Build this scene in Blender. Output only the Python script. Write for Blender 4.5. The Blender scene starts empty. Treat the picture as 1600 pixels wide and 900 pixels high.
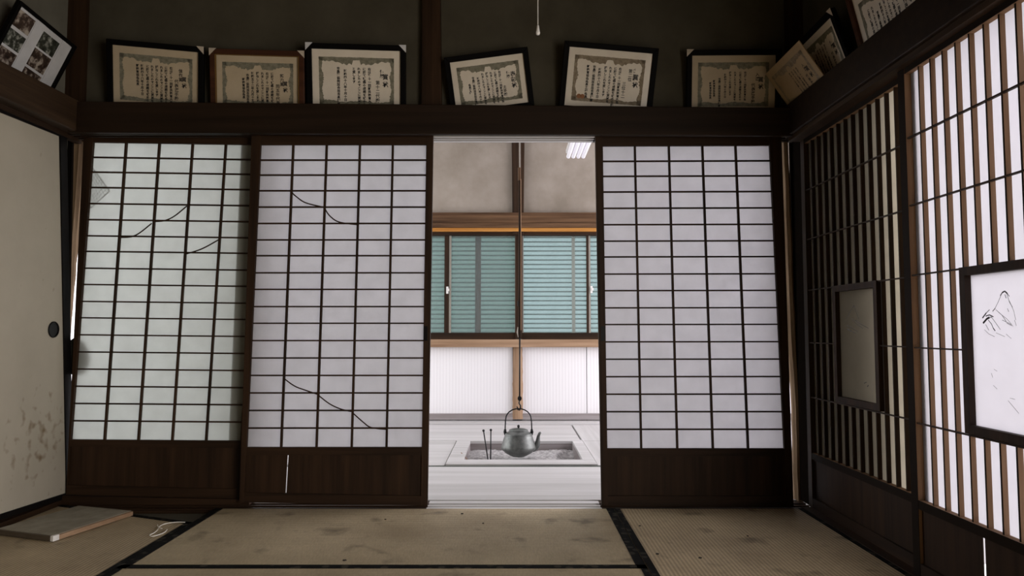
import bpy, math, random
from mathutils import Vector, Matrix
random.seed(7)
S = bpy.context.scene
COL = S.collection
R = math.radians

# ------------------------------------------------------------------ camera
F = 1100.0
PITCH = math.atan(65 / F)
EYE = Vector((0, 0, 0.84))
cam = bpy.data.cameras.new('camera')
cam.sensor_width = 36
cam.lens = 36 * F / 1600
cam.clip_start = 0.02
camo = bpy.data.objects.new('camera', cam)
COL.objects.link(camo)
camo.location = EYE
camo.rotation_euler = (R(90) + PITCH, 0, 0)
S.camera = camo

# ------------------------------------------------------------------ world, lights, exposure
SKY = 2.45
w = bpy.data.worlds.new('overcast_sky')
S.world = w
w.use_nodes = True
w.node_tree.nodes['Background'].inputs[0].default_value = (1.0, 0.965, 1.0, 1)
w.node_tree.nodes['Background'].inputs[1].default_value = SKY
S.view_settings.view_transform = 'Standard'
S.view_settings.look = 'None'
S.view_settings.gamma = 1
S.view_settings.exposure = 0.0
S.view_settings.use_curve_mapping = False
S.cycles.max_bounces = 10
S.cycles.diffuse_bounces = 6
S.cycles.transmission_bounces = 8
S.cycles.transparent_max_bounces = 12
S.cycles.sample_clamp_indirect = 6.0
S.cycles.caustics_reflective = False
S.cycles.caustics_refractive = False

def area(name, loc, rot, sx, sy, power, col=(1, 1, 1)):
    l = bpy.data.lights.new(name, 'AREA')
    l.shape = 'RECTANGLE'
    l.size, l.size_y, l.energy, l.color = sx, sy, power, col
    o = bpy.data.objects.new(name, l)
    COL.objects.link(o)
    o.location, o.rotation_euler = loc, rot
    return o
# daylight through the hearth room's right window; left one added to brighten the hall
area('daylight_right_window', (2.93, 5.0, 1.35), (0, R(90), 0), 1.7, 2.5, 84, (1.0, 0.96, 1.0))
area('added_left_fill', (-3.23, 5.0, 1.35), (0, R(-90), 0), 1.5, 2.2, 44, (0.97, 1.0, 0.99))
# added fill light through an invented open side, beside and behind the camera
area('near_room_fill', (1.46, 0.05, 0.95), (0, R(90), 0), 1.5, 2.2, 72, (1.0, 0.93, 0.82))

# ------------------------------------------------------------------ projection helpers (pixel of the photo -> point on a real plane)
CP, SP = math.cos(PITCH), math.sin(PITCH)
def ray(x, y):
    v = 450 - y
    return Vector((x - 800, F * CP - v * SP, v * CP + F * SP))
def hit(x, y, p0, n):
    d = ray(x, y)
    return EYE + d * ((Vector(p0) - EYE).dot(Vector(n)) / d.dot(Vector(n)))
def atY(x, y, Y): return hit(x, y, (0, Y, 0), (0, 1, 0))
def atX(x, y, X): return hit(x, y, (X, 0, 0), (1, 0, 0))
def atZ(x, y, Z=0.0): return hit(x, y, (0, 0, Z), (0, 0, 1))
def lerp(a, b, t): return a + (b - a) * t

# ------------------------------------------------------------------ materials
def nt(name):
    m = bpy.data.materials.new(name)
    m.use_nodes = True
    return m, m.node_tree, m.node_tree.nodes['Principled BSDF']
def noise_ramp(t, scale, c1, c2, stretch=(1, 1, 1), detail=6, lo=0.3, hi=0.7, rough=0.6):
    N, L = t.nodes, t.links
    tc = N.new('ShaderNodeTexCoord'); mp = N.new('ShaderNodeMapping')
    mp.inputs['Scale'].default_value = stretch
    L.new(tc.outputs['Object'], mp.inputs['Vector'])
    no = N.new('ShaderNodeTexNoise')
    no.inputs['Scale'].default_value = scale; no.inputs['Detail'].default_value = detail
    no.inputs['Roughness'].default_value = rough
    L.new(mp.outputs[0], no.inputs['Vector'])
    cr = N.new('ShaderNodeValToRGB')
    cr.color_ramp.elements[0].position = lo; cr.color_ramp.elements[1].position = hi
    cr.color_ramp.elements[0].color = (*c1, 1); cr.color_ramp.elements[1].color = (*c2, 1)
    L.new(no.outputs[0], cr.inputs[0])
    return no, cr, mp, tc
def bump(t, b, src, strength=0.3, dist=0.002):
    bp = t.nodes.new('ShaderNodeBump')
    bp.inputs['Strength'].default_value = strength; bp.inputs['Distance'].default_value = dist
    t.links.new(src, bp.inputs['Height']); t.links.new(bp.outputs[0], b.inputs['Normal'])
    return bp
def wood(name, c1, c2, axis='Z', rough=0.6, scale=9, spec=0.18):
    m, t, b = nt(name)
    st = {'X': (0.12, 3, 3), 'Y': (3, 0.12, 3), 'Z': (3, 3, 0.12)}[axis]
    no, cr, mp, tc = noise_ramp(t, scale, c1, c2, st, 8, 0.3, 0.7)
    t.links.new(cr.outputs[0], b.inputs['Base Color'])
    b.inputs['Roughness'].default_value = rough
    b.inputs['Specular IOR Level'].default_value = spec
    bump(t, b, no.outputs[0], 0.25, 0.001)
    return m
def plain(name, c, rough=0.6, metal=0.0, spec=0.4, c2=None, scale=30, bumpd=0):
    m, t, b = nt(name)
    no, cr, mp, tc = noise_ramp(t, scale, c, c2 or tuple(x * 0.82 for x in c))
    t.links.new(cr.outputs[0], b.inputs['Base Color'])
    b.inputs['Roughness'].default_value = rough; b.inputs['Metallic'].default_value = metal
    b.inputs['Specular IOR Level'].default_value = spec
    if bumpd: bump(t, b, no.outputs[0], 0.5, bumpd)
    return m
def paper(name, tr, df, c2f=0.93, scale=14, mix=0.35, stains=None):
    m, t, b = nt(name)
    N, L = t.nodes, t.links
    no, cr, mp, tc = noise_ramp(t, scale, tr, tuple(x * c2f for x in tr), lo=0.35, hi=0.65)
    d = N.new('ShaderNodeBsdfDiffuse'); d.inputs[0].default_value = (*df, 1)
    tl = N.new('ShaderNodeBsdfTranslucent'); L.new(cr.outputs[0], tl.inputs[0])
    mx = N.new('ShaderNodeMixShader'); mx.inputs[0].default_value = 1 - mix
    L.new(d.outputs[0], mx.inputs[1]); L.new(tl.outputs[0], mx.inputs[2])
    L.new(mx.outputs[0], N['Material Output'].inputs[0])
    return m

DARK1, DARK2 = (0.012, 0.006, 0.003), (0.046, 0.023, 0.011)
M = {}
for ax in 'XYZ':
    M['dark' + ax] = wood('dark_wood_' + ax.lower(), DARK1, DARK2, ax)
    M['slat' + ax] = wood('weathered_cedar_' + ax.lower(), (0.16, 0.085, 0.045), (0.32, 0.19, 0.11), ax, 0.65)
    M['tan' + ax] = wood('tan_wood_' + ax.lower(), (0.22, 0.13, 0.075), (0.42, 0.28, 0.18), ax, 0.6)
    M['pale' + ax] = wood('pale_boards_' + ax.lower(), (0.44, 0.43, 0.425), (0.63, 0.615, 0.62), ax, 0.5, 4)
    M['hall' + ax] = wood('brown_hall_wood_' + ax.lower(), (0.045, 0.022, 0.011), (0.165, 0.092, 0.048), ax, 0.5)
def shaded_face(name, axis):  # room-facing side darkened in the colour, standing in for its shade
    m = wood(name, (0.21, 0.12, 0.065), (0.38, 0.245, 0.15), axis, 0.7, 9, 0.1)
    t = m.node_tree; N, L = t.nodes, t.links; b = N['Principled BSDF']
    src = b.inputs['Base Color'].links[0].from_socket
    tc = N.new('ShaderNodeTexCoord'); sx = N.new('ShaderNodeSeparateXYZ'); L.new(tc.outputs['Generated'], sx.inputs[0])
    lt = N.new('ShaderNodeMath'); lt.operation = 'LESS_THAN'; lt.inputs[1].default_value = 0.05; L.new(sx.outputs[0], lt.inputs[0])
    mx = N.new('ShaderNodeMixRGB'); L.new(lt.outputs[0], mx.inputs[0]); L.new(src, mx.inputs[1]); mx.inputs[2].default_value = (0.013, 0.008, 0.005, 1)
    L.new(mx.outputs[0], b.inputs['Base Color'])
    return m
for ax in 'YZ': M['slat' + ax] = shaded_face('cedar_with_shaded_face_' + ax.lower(), ax)
M['beam'] = wood('sooty_beam_wood', (0.010, 0.0055, 0.003), (0.026, 0.0145, 0.008), 'X', 0.55)
M['beamY'] = wood('sooty_beam_wood_y', (0.018, 0.010, 0.0055), (0.065, 0.038, 0.021), 'Y', 0.55)
M['orange'] = wood('honey_wood', (0.42, 0.17, 0.035), (0.62, 0.30, 0.08), 'X', 0.4)
M['logZ'] = wood('log_post_wood', (0.16, 0.10, 0.055), (0.36, 0.25, 0.155), 'Z', 0.6, 14)
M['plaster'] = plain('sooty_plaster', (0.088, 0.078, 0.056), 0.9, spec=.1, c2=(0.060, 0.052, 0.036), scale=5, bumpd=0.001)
M['plaster_left'] = plain('pale_plaster', (0.17, 0.16, 0.13), 0.9, spec=.1, c2=(0.13, 0.12, 0.095), scale=5, bumpd=0.001)  # same plaster, colour lightened for the stronger light on the left wall
M['hall_plaster'] = plain('beige_hall_plaster', (0.36, 0.315, 0.27), 0.85, c2=(0.23, 0.195, 0.155), scale=2.6)
M['white'] = plain('white_wall', (0.8, 0.78, 0.79), 0.7, c2=(0.74, 0.72, 0.73), scale=3)
M['ceil'] = wood('ceiling_boards', (0.05, 0.03, 0.02), (0.10, 0.065, 0.04), 'Y')
M['black'] = plain('black_lacquer', (0.006, 0.005, 0.005), 0.45, spec=.15)
M['matt_black'] = plain('unlit_black', (0.006, 0.0045, 0.0035), 1.0, spec=0.0)  # black colour standing in for shade in the corner gaps
M['blackframe'] = plain('black_frame_paint', (0.004, 0.0035, 0.0035), 0.6, spec=.06)
M['brownframe'] = wood('brown_frame_wood', (0.03, 0.012, 0.007), (0.09, 0.035, 0.018), 'X', 0.4)
M['gold'] = plain('worn_gilt', (0.22, 0.12, 0.03), 0.45, 0.4)
M['cap'] = plain('paper_corner', (0.55, 0.47, 0.38), 0.8)
M['ink'] = plain('black_ink', (0.012, 0.011, 0.012), 0.7)
M['inkgrey'] = plain('grey_ink', (0.20, 0.20, 0.20), 0.8)
M['inkpale'] = plain('pale_ink', (0.45, 0.44, 0.45), 0.8)
M['seal'] = plain('red_seal_ink', (0.34, 0.15, 0.07), 0.8)
M['cloth_edge'] = None
M['paper'] = paper('shoji_paper', (0.76, 0.755, 0.78), (0.62, 0.62, 0.60), mix=0.30)
M['paper_green'] = paper('shoji_paper_greenish', (0.735, 0.755, 0.74), (0.58, 0.60, 0.55), mix=0.30)  # leftmost screen's paper, slightly greener than the others
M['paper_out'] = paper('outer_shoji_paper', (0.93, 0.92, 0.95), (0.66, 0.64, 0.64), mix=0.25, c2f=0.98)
M['paper_dim'] = paper('outer_shoji_paper_shaded', (0.86, 0.81, 0.70), (0.22, 0.20, 0.16), mix=0.3)  # far screen's copy of the outer paper, shade put into its colour
M['iron'] = plain('grey_cast_iron', (0.21, 0.22, 0.21), 0.42, 0.4, c2=(0.085, 0.092, 0.088), scale=26, bumpd=0.002)
M['iron_dark'] = plain('black_iron', (0.02, 0.02, 0.021), 0.45, 0.5)
M['ash'] = plain('hearth_ash', (0.60, 0.585, 0.59), 0.95, c2=(0.20, 0.19, 0.19), scale=34, bumpd=0.006)
M['steel'] = plain('brushed_aluminium', (0.42, 0.38, 0.33), 0.4, 0.6)
M['white_plastic'] = plain('white_plastic', (0.80, 0.78, 0.76), 0.4)
M['cord'] = plain('white_cord', (0.85, 0.82, 0.76), 0.8)
M['mat_sheet'] = plain('white_card', (0.62, 0.62, 0.64), 0.7, scale=8)
M['dust'] = plain('dusty_grey_board', (0.33, 0.30, 0.235), 0.9, c2=(0.22, 0.195, 0.15), scale=16)
M['debris'] = plain('dark_debris', (0.03, 0.022, 0.016), 0.8)
M['edge_dark'] = plain('grey_dark_edge', (0.10, 0.075, 0.05), 0.8)
M['bag'] = plain('dark_cloth', (0.07, 0.075, 0.06), 0.9)
M['gravel'] = plain('grey_ground', (0.42, 0.41, 0.40), 0.95, c2=(0.3, 0.29, 0.28), scale=40)
M['outer_board'] = plain('outer_boarding', (0.16, 0.14, 0.10), 0.9)

def cert_mat(name, c, c2):
    m, t, b = nt(name)
    no, cr, mp, tc = noise_ramp(t, 7, c, c2)
    t.links.new(cr.outputs[0], b.inputs['Base Color'])
    b.inputs['Roughness'].default_value = 0.6
    b.inputs['Coat Weight'].default_value = 0.25; b.inputs['Coat Roughness'].default_value = 0.12
    return m
M['cert_tan'] = cert_mat('tan_certificate_paper', (0.56, 0.46, 0.33), (0.46, 0.37, 0.25))
M['cert_grey'] = cert_mat('pale_certificate_paper', (0.78, 0.71, 0.60), (0.68, 0.60, 0.50))
M['cert_brown'] = cert_mat('brown_certificate_paper', (0.42, 0.31, 0.18), (0.34, 0.24, 0.13))
M['border_ink'] = plain('green_grey_print', (0.13, 0.125, 0.088), 0.7, c2=(0.27, 0.25, 0.185), scale=60)
M['border_brown'] = plain('brown_print', (0.17, 0.13, 0.085), 0.7, c2=(0.32, 0.26, 0.18), scale=60)

def tatami(name, axis, c1, c2):
    m, t, b = nt(name)
    N, L = t.nodes, t.links
    no, cr, mp, tc = noise_ramp(t, 2.6, c1, c2, detail=5, lo=0.32, hi=0.68)
    wv = N.new('ShaderNodeTexWave'); wv.wave_type = 'BANDS'; wv.bands_direction = 'Y' if axis == 'X' else 'X'
    wv.inputs['Scale'].default_value = 21; wv.inputs['Distortion'].default_value = 0.25; wv.inputs['Detail'].default_value = 2
    L.new(tc.outputs['Object'], wv.inputs['Vector'])
    fine = N.new('ShaderNodeTexNoise'); fine.inputs['Scale'].default_value = 160; fine.inputs['Detail'].default_value = 3
    mp2 = N.new('ShaderNodeMapping'); mp2.inputs['Scale'].default_value = (0.25, 1, 1) if axis == 'Y' else (1, 0.25, 1)
    L.new(tc.outputs['Object'], mp2.inputs[0]); L.new(mp2.outputs[0], fine.inputs['Vector'])
    ad = N.new('ShaderNodeMath'); ad.operation = 'MULTIPLY_ADD'
    L.new(wv.outputs['Fac'], ad.inputs[0]); ad.inputs[1].default_value = 0.46; ad.inputs[2].default_value = 0.55
    ad2 = N.new('ShaderNodeMath'); ad2.operation = 'MULTIPLY_ADD'
    L.new(fine.outputs[0], ad2.inputs[0]); ad2.inputs[1].default_value = 0.5; L.new(ad.outputs[0], ad2.inputs[2])
    mul = N.new('ShaderNodeMixRGB'); mul.blend_type = 'MULTIPLY'; mul.inputs[0].default_value = 1
    L.new(cr.outputs[0], mul.inputs[1]); L.new(ad2.outputs[0], mul.inputs[2])
    # scattered dark stains
    st = N.new('ShaderNodeTexNoise'); st.inputs['Scale'].default_value = 7.5; st.inputs['Detail'].default_value = 3
    L.new(tc.outputs['Object'], st.inputs['Vector'])
    sr = N.new('ShaderNodeValToRGB'); sr.color_ramp.elements[0].position = 0.60; sr.color_ramp.elements[1].position = 0.74
    sr.color_ramp.elements[0].color = (1, 1, 1, 1); sr.color_ramp.elements[1].color = (0.5, 0.5, 0.5, 1)
    L.new(st.outputs[0], sr.inputs[0])
    m2 = N.new('ShaderNodeMixRGB'); m2.blend_type = 'MULTIPLY'; m2.inputs[0].default_value = 1
    L.new(mul.outputs[0], m2.inputs[1]); L.new(sr.outputs[0], m2.inputs[2])
    L.new(m2.outputs[0], b.inputs['Base Color'])
    b.inputs['Roughness'].default_value = 0.62; b.inputs['Specular IOR Level'].default_value = 0.35
    bump(t, b, ad2.outputs[0], 0.5, 0.003)
    return m
M['tatD'] = tatami('dark_straw_mat', 'X', (0.085, 0.078, 0.056), (0.06, 0.052, 0.038))  # back-left mat, darker than the others
M['tatX'] = tatami('straw_mat_lengthwise', 'X', (0.47, 0.385, 0.25), (0.32, 0.255, 0.16))
M['tatY'] = tatami('straw_mat_crosswise', 'Y', (0.47, 0.375, 0.24), (0.31, 0.24, 0.15))

def border_cloth():
    m, t, b = nt('black_patterned_cloth_edge')
    N, L = t.nodes, t.links
    tc = N.new('ShaderNodeTexCoord'); vo = N.new('ShaderNodeTexVoronoi'); vo.inputs['Scale'].default_value = 26
    L.new(tc.outputs['Object'], vo.inputs['Vector'])
    cr = N.new('ShaderNodeValToRGB'); cr.color_ramp.elements[0].position = 0.28; cr.color_ramp.elements[1].position = 0.4
    cr.color_ramp.elements[0].color = (0.040, 0.036, 0.028, 1); cr.color_ramp.elements[1].color = (0.004, 0.004, 0.004, 1)
    L.new(vo.outputs['Distance'], cr.inputs[0]); L.new(cr.outputs[0], b.inputs['Base Color'])
    b.inputs['Roughness'].default_value = 0.8; b.inputs['Specular IOR Level'].default_value = 0.1
    return m
M['cloth_edge'] = border_cloth()

def fusuma_mat():
    m, t, b = nt('cream_door_paper')
    N, L = t.nodes, t.links
    no, cr, mp, tc = noise_ramp(t, 1.6, (0.47, 0.425, 0.345), (0.39, 0.35, 0.28), lo=0.35, hi=0.65)
    sp = N.new('ShaderNodeTexNoise'); sp.inputs['Scale'].default_value = 21; sp.inputs['Detail'].default_value = 1.5
    L.new(tc.outputs['Object'], sp.inputs['Vector'])
    # mould spots gathered round one damp patch near the floor
    sub = N.new('ShaderNodeVectorMath'); sub.operation = 'DISTANCE'; L.new(tc.outputs['Object'], sub.inputs[0])
    sub.inputs[1].default_value = (0, 0.40, 0.30)
    mr = N.new('ShaderNodeMapRange'); mr.inputs[1].default_value = 0.05; mr.inputs[2].default_value = 0.34
    mr.inputs[3].default_value = 0.13; mr.inputs[4].default_value = -0.12
    L.new(sub.outputs['Value'], mr.inputs[0])
    ad = N.new('ShaderNodeMath'); ad.operation = 'ADD'; L.new(sp.outputs[0], ad.inputs[0]); L.new(mr.outputs[0], ad.inputs[1])
    r2 = N.new('ShaderNodeValToRGB'); r2.color_ramp.elements[0].position = 0.60; r2.color_ramp.elements[1].position = 0.84
    r2.color_ramp.elements[0].color = (1, 1, 1, 1); r2.color_ramp.elements[1].color = (0.46, 0.36, 0.25, 1)
    L.new(ad.outputs[0], r2.inputs[0])
    mul = N.new('ShaderNodeMixRGB'); mul.blend_type = 'MULTIPLY'; mul.inputs[0].default_value = 1
    L.new(cr.outputs[0], mul.inputs[1]); L.new(r2.outputs[0], mul.inputs[2]); L.new(mul.outputs[0], b.inputs['Base Color'])
    b.inputs['Roughness'].default_value = 0.75
    return m
M['fusuma'] = fusuma_mat()

def grooved_white():
    m, t, b = nt('white_grooved_board')
    N, L = t.nodes, t.links
    tc = N.new('ShaderNodeTexCoord'); wv = N.new('ShaderNodeTexWave'); wv.bands_direction = 'X'
    wv.inputs['Scale'].default_value = 11; L.new(tc.outputs['Object'], wv.inputs['Vector'])
    cr = N.new('ShaderNodeValToRGB'); cr.color_ramp.elements[0].color = (0.80, 0.785, 0.805, 1); cr.color_ramp.elements[1].color = (0.86, 0.845, 0.865, 1)
    L.new(wv.outputs['Fac'], cr.inputs[0]); L.new(cr.outputs[0], b.inputs['Base Color'])
    b.inputs['Roughness'].default_value = 0.6
    bump(t, b, wv.outputs['Fac'], 0.3, 0.002)
    return m
M['grooved'] = grooved_white()
def glassy(name, tint, frost):
    m, t, b = nt(name)
    N, L = t.nodes, t.links
    tr = N.new('ShaderNodeBsdfTransparent'); tr.inputs[0].default_value = (*tint, 1)
    b.inputs['Base Color'].default_value = (0.55, 0.62, 0.62, 1); b.inputs['Roughness'].default_value = 0.25
    mx = N.new('ShaderNodeMixShader'); mx.inputs[0].default_value = frost
    L.new(tr.outputs[0], mx.inputs[1]); L.new(b.outputs[0], mx.inputs[2]); L.new(mx.outputs[0], N['Material Output'].inputs[0])
    return m
M['glass'] = glassy('hazy_window_glass', (0.93, 0.97, 0.96), 0.10)
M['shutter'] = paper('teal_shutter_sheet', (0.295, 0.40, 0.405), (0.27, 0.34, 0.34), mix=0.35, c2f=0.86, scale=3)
M['shutter_left'] = paper('darker_teal_shutter_sheet', (0.12, 0.19, 0.172), (0.15, 0.21, 0.19), mix=0.35, c2f=0.86, scale=3)  # left shutter, a darker teal than the right one
M['grey_wood'] = wood('grey_worn_wood', (0.22, 0.19, 0.185), (0.36, 0.33, 0.335), 'X', 0.6)
M['shutter_joint'] = plain('teal_shutter_joint', (0.06, 0.095, 0.095), 0.6)
def emis(name, c, s):
    m, t, b = nt(name)
    b.inputs['Base Color'].default_value = (*c, 1)
    b.inputs['Emission Color'].default_value = (*c, 1); b.inputs['Emission Strength'].default_value = s
    return m
M['tube'] = emis('glowing_fluorescent_tube', (0.86, 0.84, 0.90), 0.22)

# ------------------------------------------------------------------ mesh builder
class MB:
    def __init__(s): s.v = []; s.f = []
    def prism(s, q, off):
        """q: planar polygon (list of points), extruded by vector off"""
        n = len(q); b = len(s.v); off = Vector(off)
        s.v += [Vector(p) for p in q] + [Vector(p) + off for p in q]
        s.f.append(tuple(b + i for i in range(n))); s.f.append(tuple(b + n + i for i in reversed(range(n))))
        for i in range(n):
            j = (i + 1) % n
            s.f.append((b + i, b + n + i, b + n + j, b + j))
        return s
    def box(s, x0, x1, y0, y1, z0, z1):
        return s.prism([(x0, y0, z0), (x1, y0, z0), (x1, y0, z1), (x0, y0, z1)], (0, y1 - y0, 0))
    def tube(s, pts, rad, n=8, flat=1.0):
        pts = [Vector(p) for p in pts]
        if not isinstance(rad, (list, tuple)): rad = [rad] * len(pts)
        b = len(s.v); up = Vector((0.13, 0.97, 0.21)).normalized()
        for i, p in enumerate(pts):
            d = (pts[min(i + 1, len(pts) - 1)] - pts[max(i - 1, 0)]).normalized()
            a = d.cross(up)
            if a.length < 1e-3: a = d.cross(Vector((1, 0, 0)))
            a.normalize(); c = d.cross(a)
            for k in range(n):
                t = 2 * math.pi * k / n
                s.v.append(p + (a * math.cos(t) + c * math.sin(t) * flat) * rad[i])
        for i in range(len(pts) - 1):
            for k in range(n):
                k2 = (k + 1) % n
                s.f.append((b + i * n + k, b + i * n + k2, b + (i + 1) * n + k2, b + (i + 1) * n + k))
        s.f.append(tuple(b + k for k in reversed(range(n)))); e = b + (len(pts) - 1) * n
        s.f.append(tuple(e + k for k in range(n)))
        return s
    def lathe(s, prof, c, n=32):
        b = len(s.v); c = Vector(c)
        for r, z in prof:
            for k in range(n):
                t = 2 * math.pi * k / n
                s.v.append(c + Vector((r * math.cos(t), r * math.sin(t), z)))
        for i in range(len(prof) - 1):
            for k in range(n):
                k2 = (k + 1) % n
                s.f.append((b + i * n + k, b + i * n + k2, b + (i + 1) * n + k2, b + (i + 1) * n + k))
        s.f.append(tuple(b + k for k in reversed(range(n)))); e = b + (len(prof) - 1) * n
        s.f.append(tuple(e + k for k in range(n)))
        return s
    def build(s, name, mat, parent=None, local=False, smooth=False, bevel=0):
        org = Vector((0, 0, 0))
        if parent is not None and not local:
            p = parent
            while p is not None: org += Vector(p.location); p = p.parent
        elif parent is None and s.v:
            xs = [v.x for v in s.v]; ys = [v.y for v in s.v]; zs = [v.z for v in s.v]
            org = Vector(((min(xs) + max(xs)) / 2, (min(ys) + max(ys)) / 2, min(zs)))
        me = bpy.data.meshes.new(name)
        me.from_pydata([v - org for v in s.v], [], s.f)
        me.update()
        import bmesh
        bm = bmesh.new(); bm.from_mesh(me); bmesh.ops.recalc_face_normals(bm, faces=bm.faces); bm.to_mesh(me); bm.free()
        if smooth:
            for p in me.polygons: p.use_smooth = True
        me.materials.append(M[mat] if isinstance(mat, str) else mat)
        o = bpy.data.objects.new(name, me); COL.objects.link(o)
        if parent is not None: o.parent = parent
        else: o.location = org
        if bevel:
            md = o.modifiers.new('bevel', 'BEVEL'); md.width = bevel; md.segments = 2; md.limit_method = 'ANGLE'
        return o
def tag(o, label=None, cat=None, group=None, kind=None):
    if label: o['label'] = label
    if cat: o['category'] = cat
    if group: o['group'] = group
    if kind: o['kind'] = kind
    return o
def thing(name, loc, label=None, cat=None, group=None, kind=None):
    o = bpy.data.objects.new(name, None); o.empty_display_size = 0.05
    COL.objects.link(o); o.location = loc
    return tag(o, label, cat, group, kind)
def struct(o): o['kind'] = 'structure'; return o

# ------------------------------------------------------------------ room shell
XL, XR = -2.20, 1.42          # side walls of the near room
YB = 3.42                     # face of the front row of sliding screens
CEIL = 2.62
floor = struct(MB().box(XL - .1, XR + .05, -1.2, 3.36, -0.12, -0.045).build('floor', 'darkX'))
struct(MB().box(XL - .1, XR + .1, -1.2, 3.6, CEIL, CEIL + .05).build('ceiling', 'ceil'))
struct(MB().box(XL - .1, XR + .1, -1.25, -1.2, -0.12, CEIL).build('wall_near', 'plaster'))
# back wall: plaster over the beam
NT = 1.925                    # top of the rail beams
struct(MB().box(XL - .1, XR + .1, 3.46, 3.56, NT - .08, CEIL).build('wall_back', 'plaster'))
# left wall behind / above the paper doors and right wall above the outer screens
wl = MB(); wl.box(XL - .1, XL, -1.2, 3.56, 1.80, CEIL); wl.box(XL - .1, XL - .04, -1.2, 3.56, -.12, 1.8)
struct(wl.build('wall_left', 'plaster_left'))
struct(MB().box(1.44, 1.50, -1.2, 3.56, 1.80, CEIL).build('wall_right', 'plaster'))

# rail beams (nageshi)
def beam(name, q, off, mat, bevel=0.004):
    return struct(MB().prism(q, off).build(name, mat, bevel=bevel))
zt = lambda x, y, Y=3.34: atY(x, y, Y).z
tl, tr_, br, bl = atY(105, 158, 3.34), atY(1245, 168, 3.34), atY(1245, 212, 3.34), atY(105, 207, 3.34)
LEDGE = 1.885                 # frames stand on this ledge, behind the beams' front lips
beam('trim_1', [bl, br, tr_, tl], (0, .028, 0), 'beam')
struct(MB().box(-2.12, 1.36, 3.368, 3.46, 1.80, LEDGE).build('trim_31', 'beam'))
beam('trim_2', [(-2.10, 2.0, 1.795), (-2.10, 3.36, 1.795), (-2.10, 3.36, 1.948), (-2.10, 2.0, 1.935)], (-.03, 0, 0), 'beamY')
struct(MB().box(-2.20, -2.13, 2.0, 3.46, 1.80, 1.905).build('trim_32', 'beamY'))
struct(MB().prism([(-2.10, -1.2, 1.795), (-2.10, 2.0, 1.795), (-2.10, 2.0, 1.935), (-2.10, -1.2, 1.93)], (-.10, 0, 0)).build('trim_3', 'beamY'))
beam('trim_4', [(1.335, -1.2, 1.778), (1.335, 3.36, 1.778), (1.335, 3.36, 1.93), (1.335, -1.2, 1.93)], (.028, 0, 0), 'beam')
struct(MB().box(1.363, 1.45, -1.2, 3.46, 1.79, 1.89).build('trim_33', 'beam'))
# moulding ridge under the right beam and header over the left paper doors
struct(MB().box(1.352, 1.44, -1.2, 3.40, 1.758, 1.778).build('trim_5', 'beamY'))
struct(MB().box(-2.17, -2.20, -1.2, 3.50, 1.775, 1.80).build('trim_6', 'darkY'))
# header track over the screens (kamoi): grooved underside
km = thing('trim_7', (0, 3.45, 1.80), kind='structure')
for i, (a, b_) in enumerate([(3.395, 3.410), (3.435, 3.4465), (3.476, 3.489), (3.512, 3.54)]):
    for xa, xb, mt in ((-2.17, -.40, 'beam'), (-.40, .41, 'beam' if i == 0 else 'paleX'), (.41, 1.43, 'beam')):  # ridges over the opening coloured pale for light from the hall
        MB().box(xa, xb, a, b_, 1.792, 1.83).build('track_ridge', mt, km)
MB().box(-2.17, 1.43, 3.385, 3.54, 1.806, 1.86).build('track_board', 'darkX', km)
# sill track (shikii)
sk = thing('trim_8', (0, 3.45, 0), kind='structure')
for xa, xb, mt in ((-2.19, -.405, 'darkX'), (-.405, .425, 'paleX'), (.425, 1.43, 'darkX')):  # pale stretch in the opening paints in the hall's light
    MB().box(xa, xb, 3.375, 3.53, -0.05, -0.014).build('sill_board', mt, sk)
    for a, b_ in [(3.375, 3.405), (3.440, 3.450), (3.482, 3.53)]:
        MB().box(xa, xb, a, b_, -0.014, -0.004).build('track_ridge', mt, sk)
wa, wb = atY(100, 773, 3.472), atY(392, 779, 3.472)
struct(MB().prism([(wa.x, 3.452, -.004), (wb.x, 3.452, -.004), (wb.x, 3.452, wb.z - .001), (wa.x, 3.452, wa.z - .001)], (0, .06, 0)).build('trim_9', 'darkX'))
# posts
def px_post(name, pts, Y, depth, mat, n=9, wob=0.003, lean=None):
    """pts: (y, xleft, xright) down the photo; a natural-edged post"""
    m = MB(); L_, R_ = [], []
    for k in range(n * 2 + 1):
        t = k / (n * 2) * (len(pts) - 1); i = min(int(t), len(pts) - 2); f = t - i
        y, a, b_ = [lerp(pts[i][j], pts[i + 1][j], f) for j in range(3)]
        jl, jr = random.uniform(-wob, wob), random.uniform(-wob, wob)
        p, q = atY(a, y, Y), atY(b_, y, Y); p.x += jl; q.x += jr
        L_.append(p); R_.append(q)
    rows = list(zip(L_, R_)); ring = 6; b = len(m.v)
    for p, q in rows:
        c = (p + q) / 2; hw = (q.x - p.x) / 2
        for k in range(8):
            t = 2 * math.pi * k / 8 + math.pi / 8
            m.v.append(Vector((c.x + hw * math.cos(t) / math.cos(math.pi / 8), c.y + depth / 2 + depth / 2 * math.sin(t), c.z)))
    for i in range(len(rows) - 1):
        for k in range(8):
            m.f.append((b + i * 8 + k, b + i * 8 + (k + 1) % 8, b + (i + 1) * 8 + (k + 1) % 8, b + (i + 1) * 8 + k))
    m.f.append(tuple(range(b, b + 8))); m.f.append(tuple(range(b + (len(rows) - 1) * 8, b + len(rows) * 8)))
    return struct(m.build(name, mat, smooth=False))
px_post('trim_10', [(211, 110, 130.5), (395, 104, 114.6), (500, 98, 105.6), (786, 74, 84)], 3.52, .05, 'logZ', wob=.0022)
px_post('trim_11', [(212, 1221, 1233), (460, 1229, 1243), (640, 1240, 1252), (790, 1243, 1259)], 3.53, .05, 'logZ')
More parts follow.
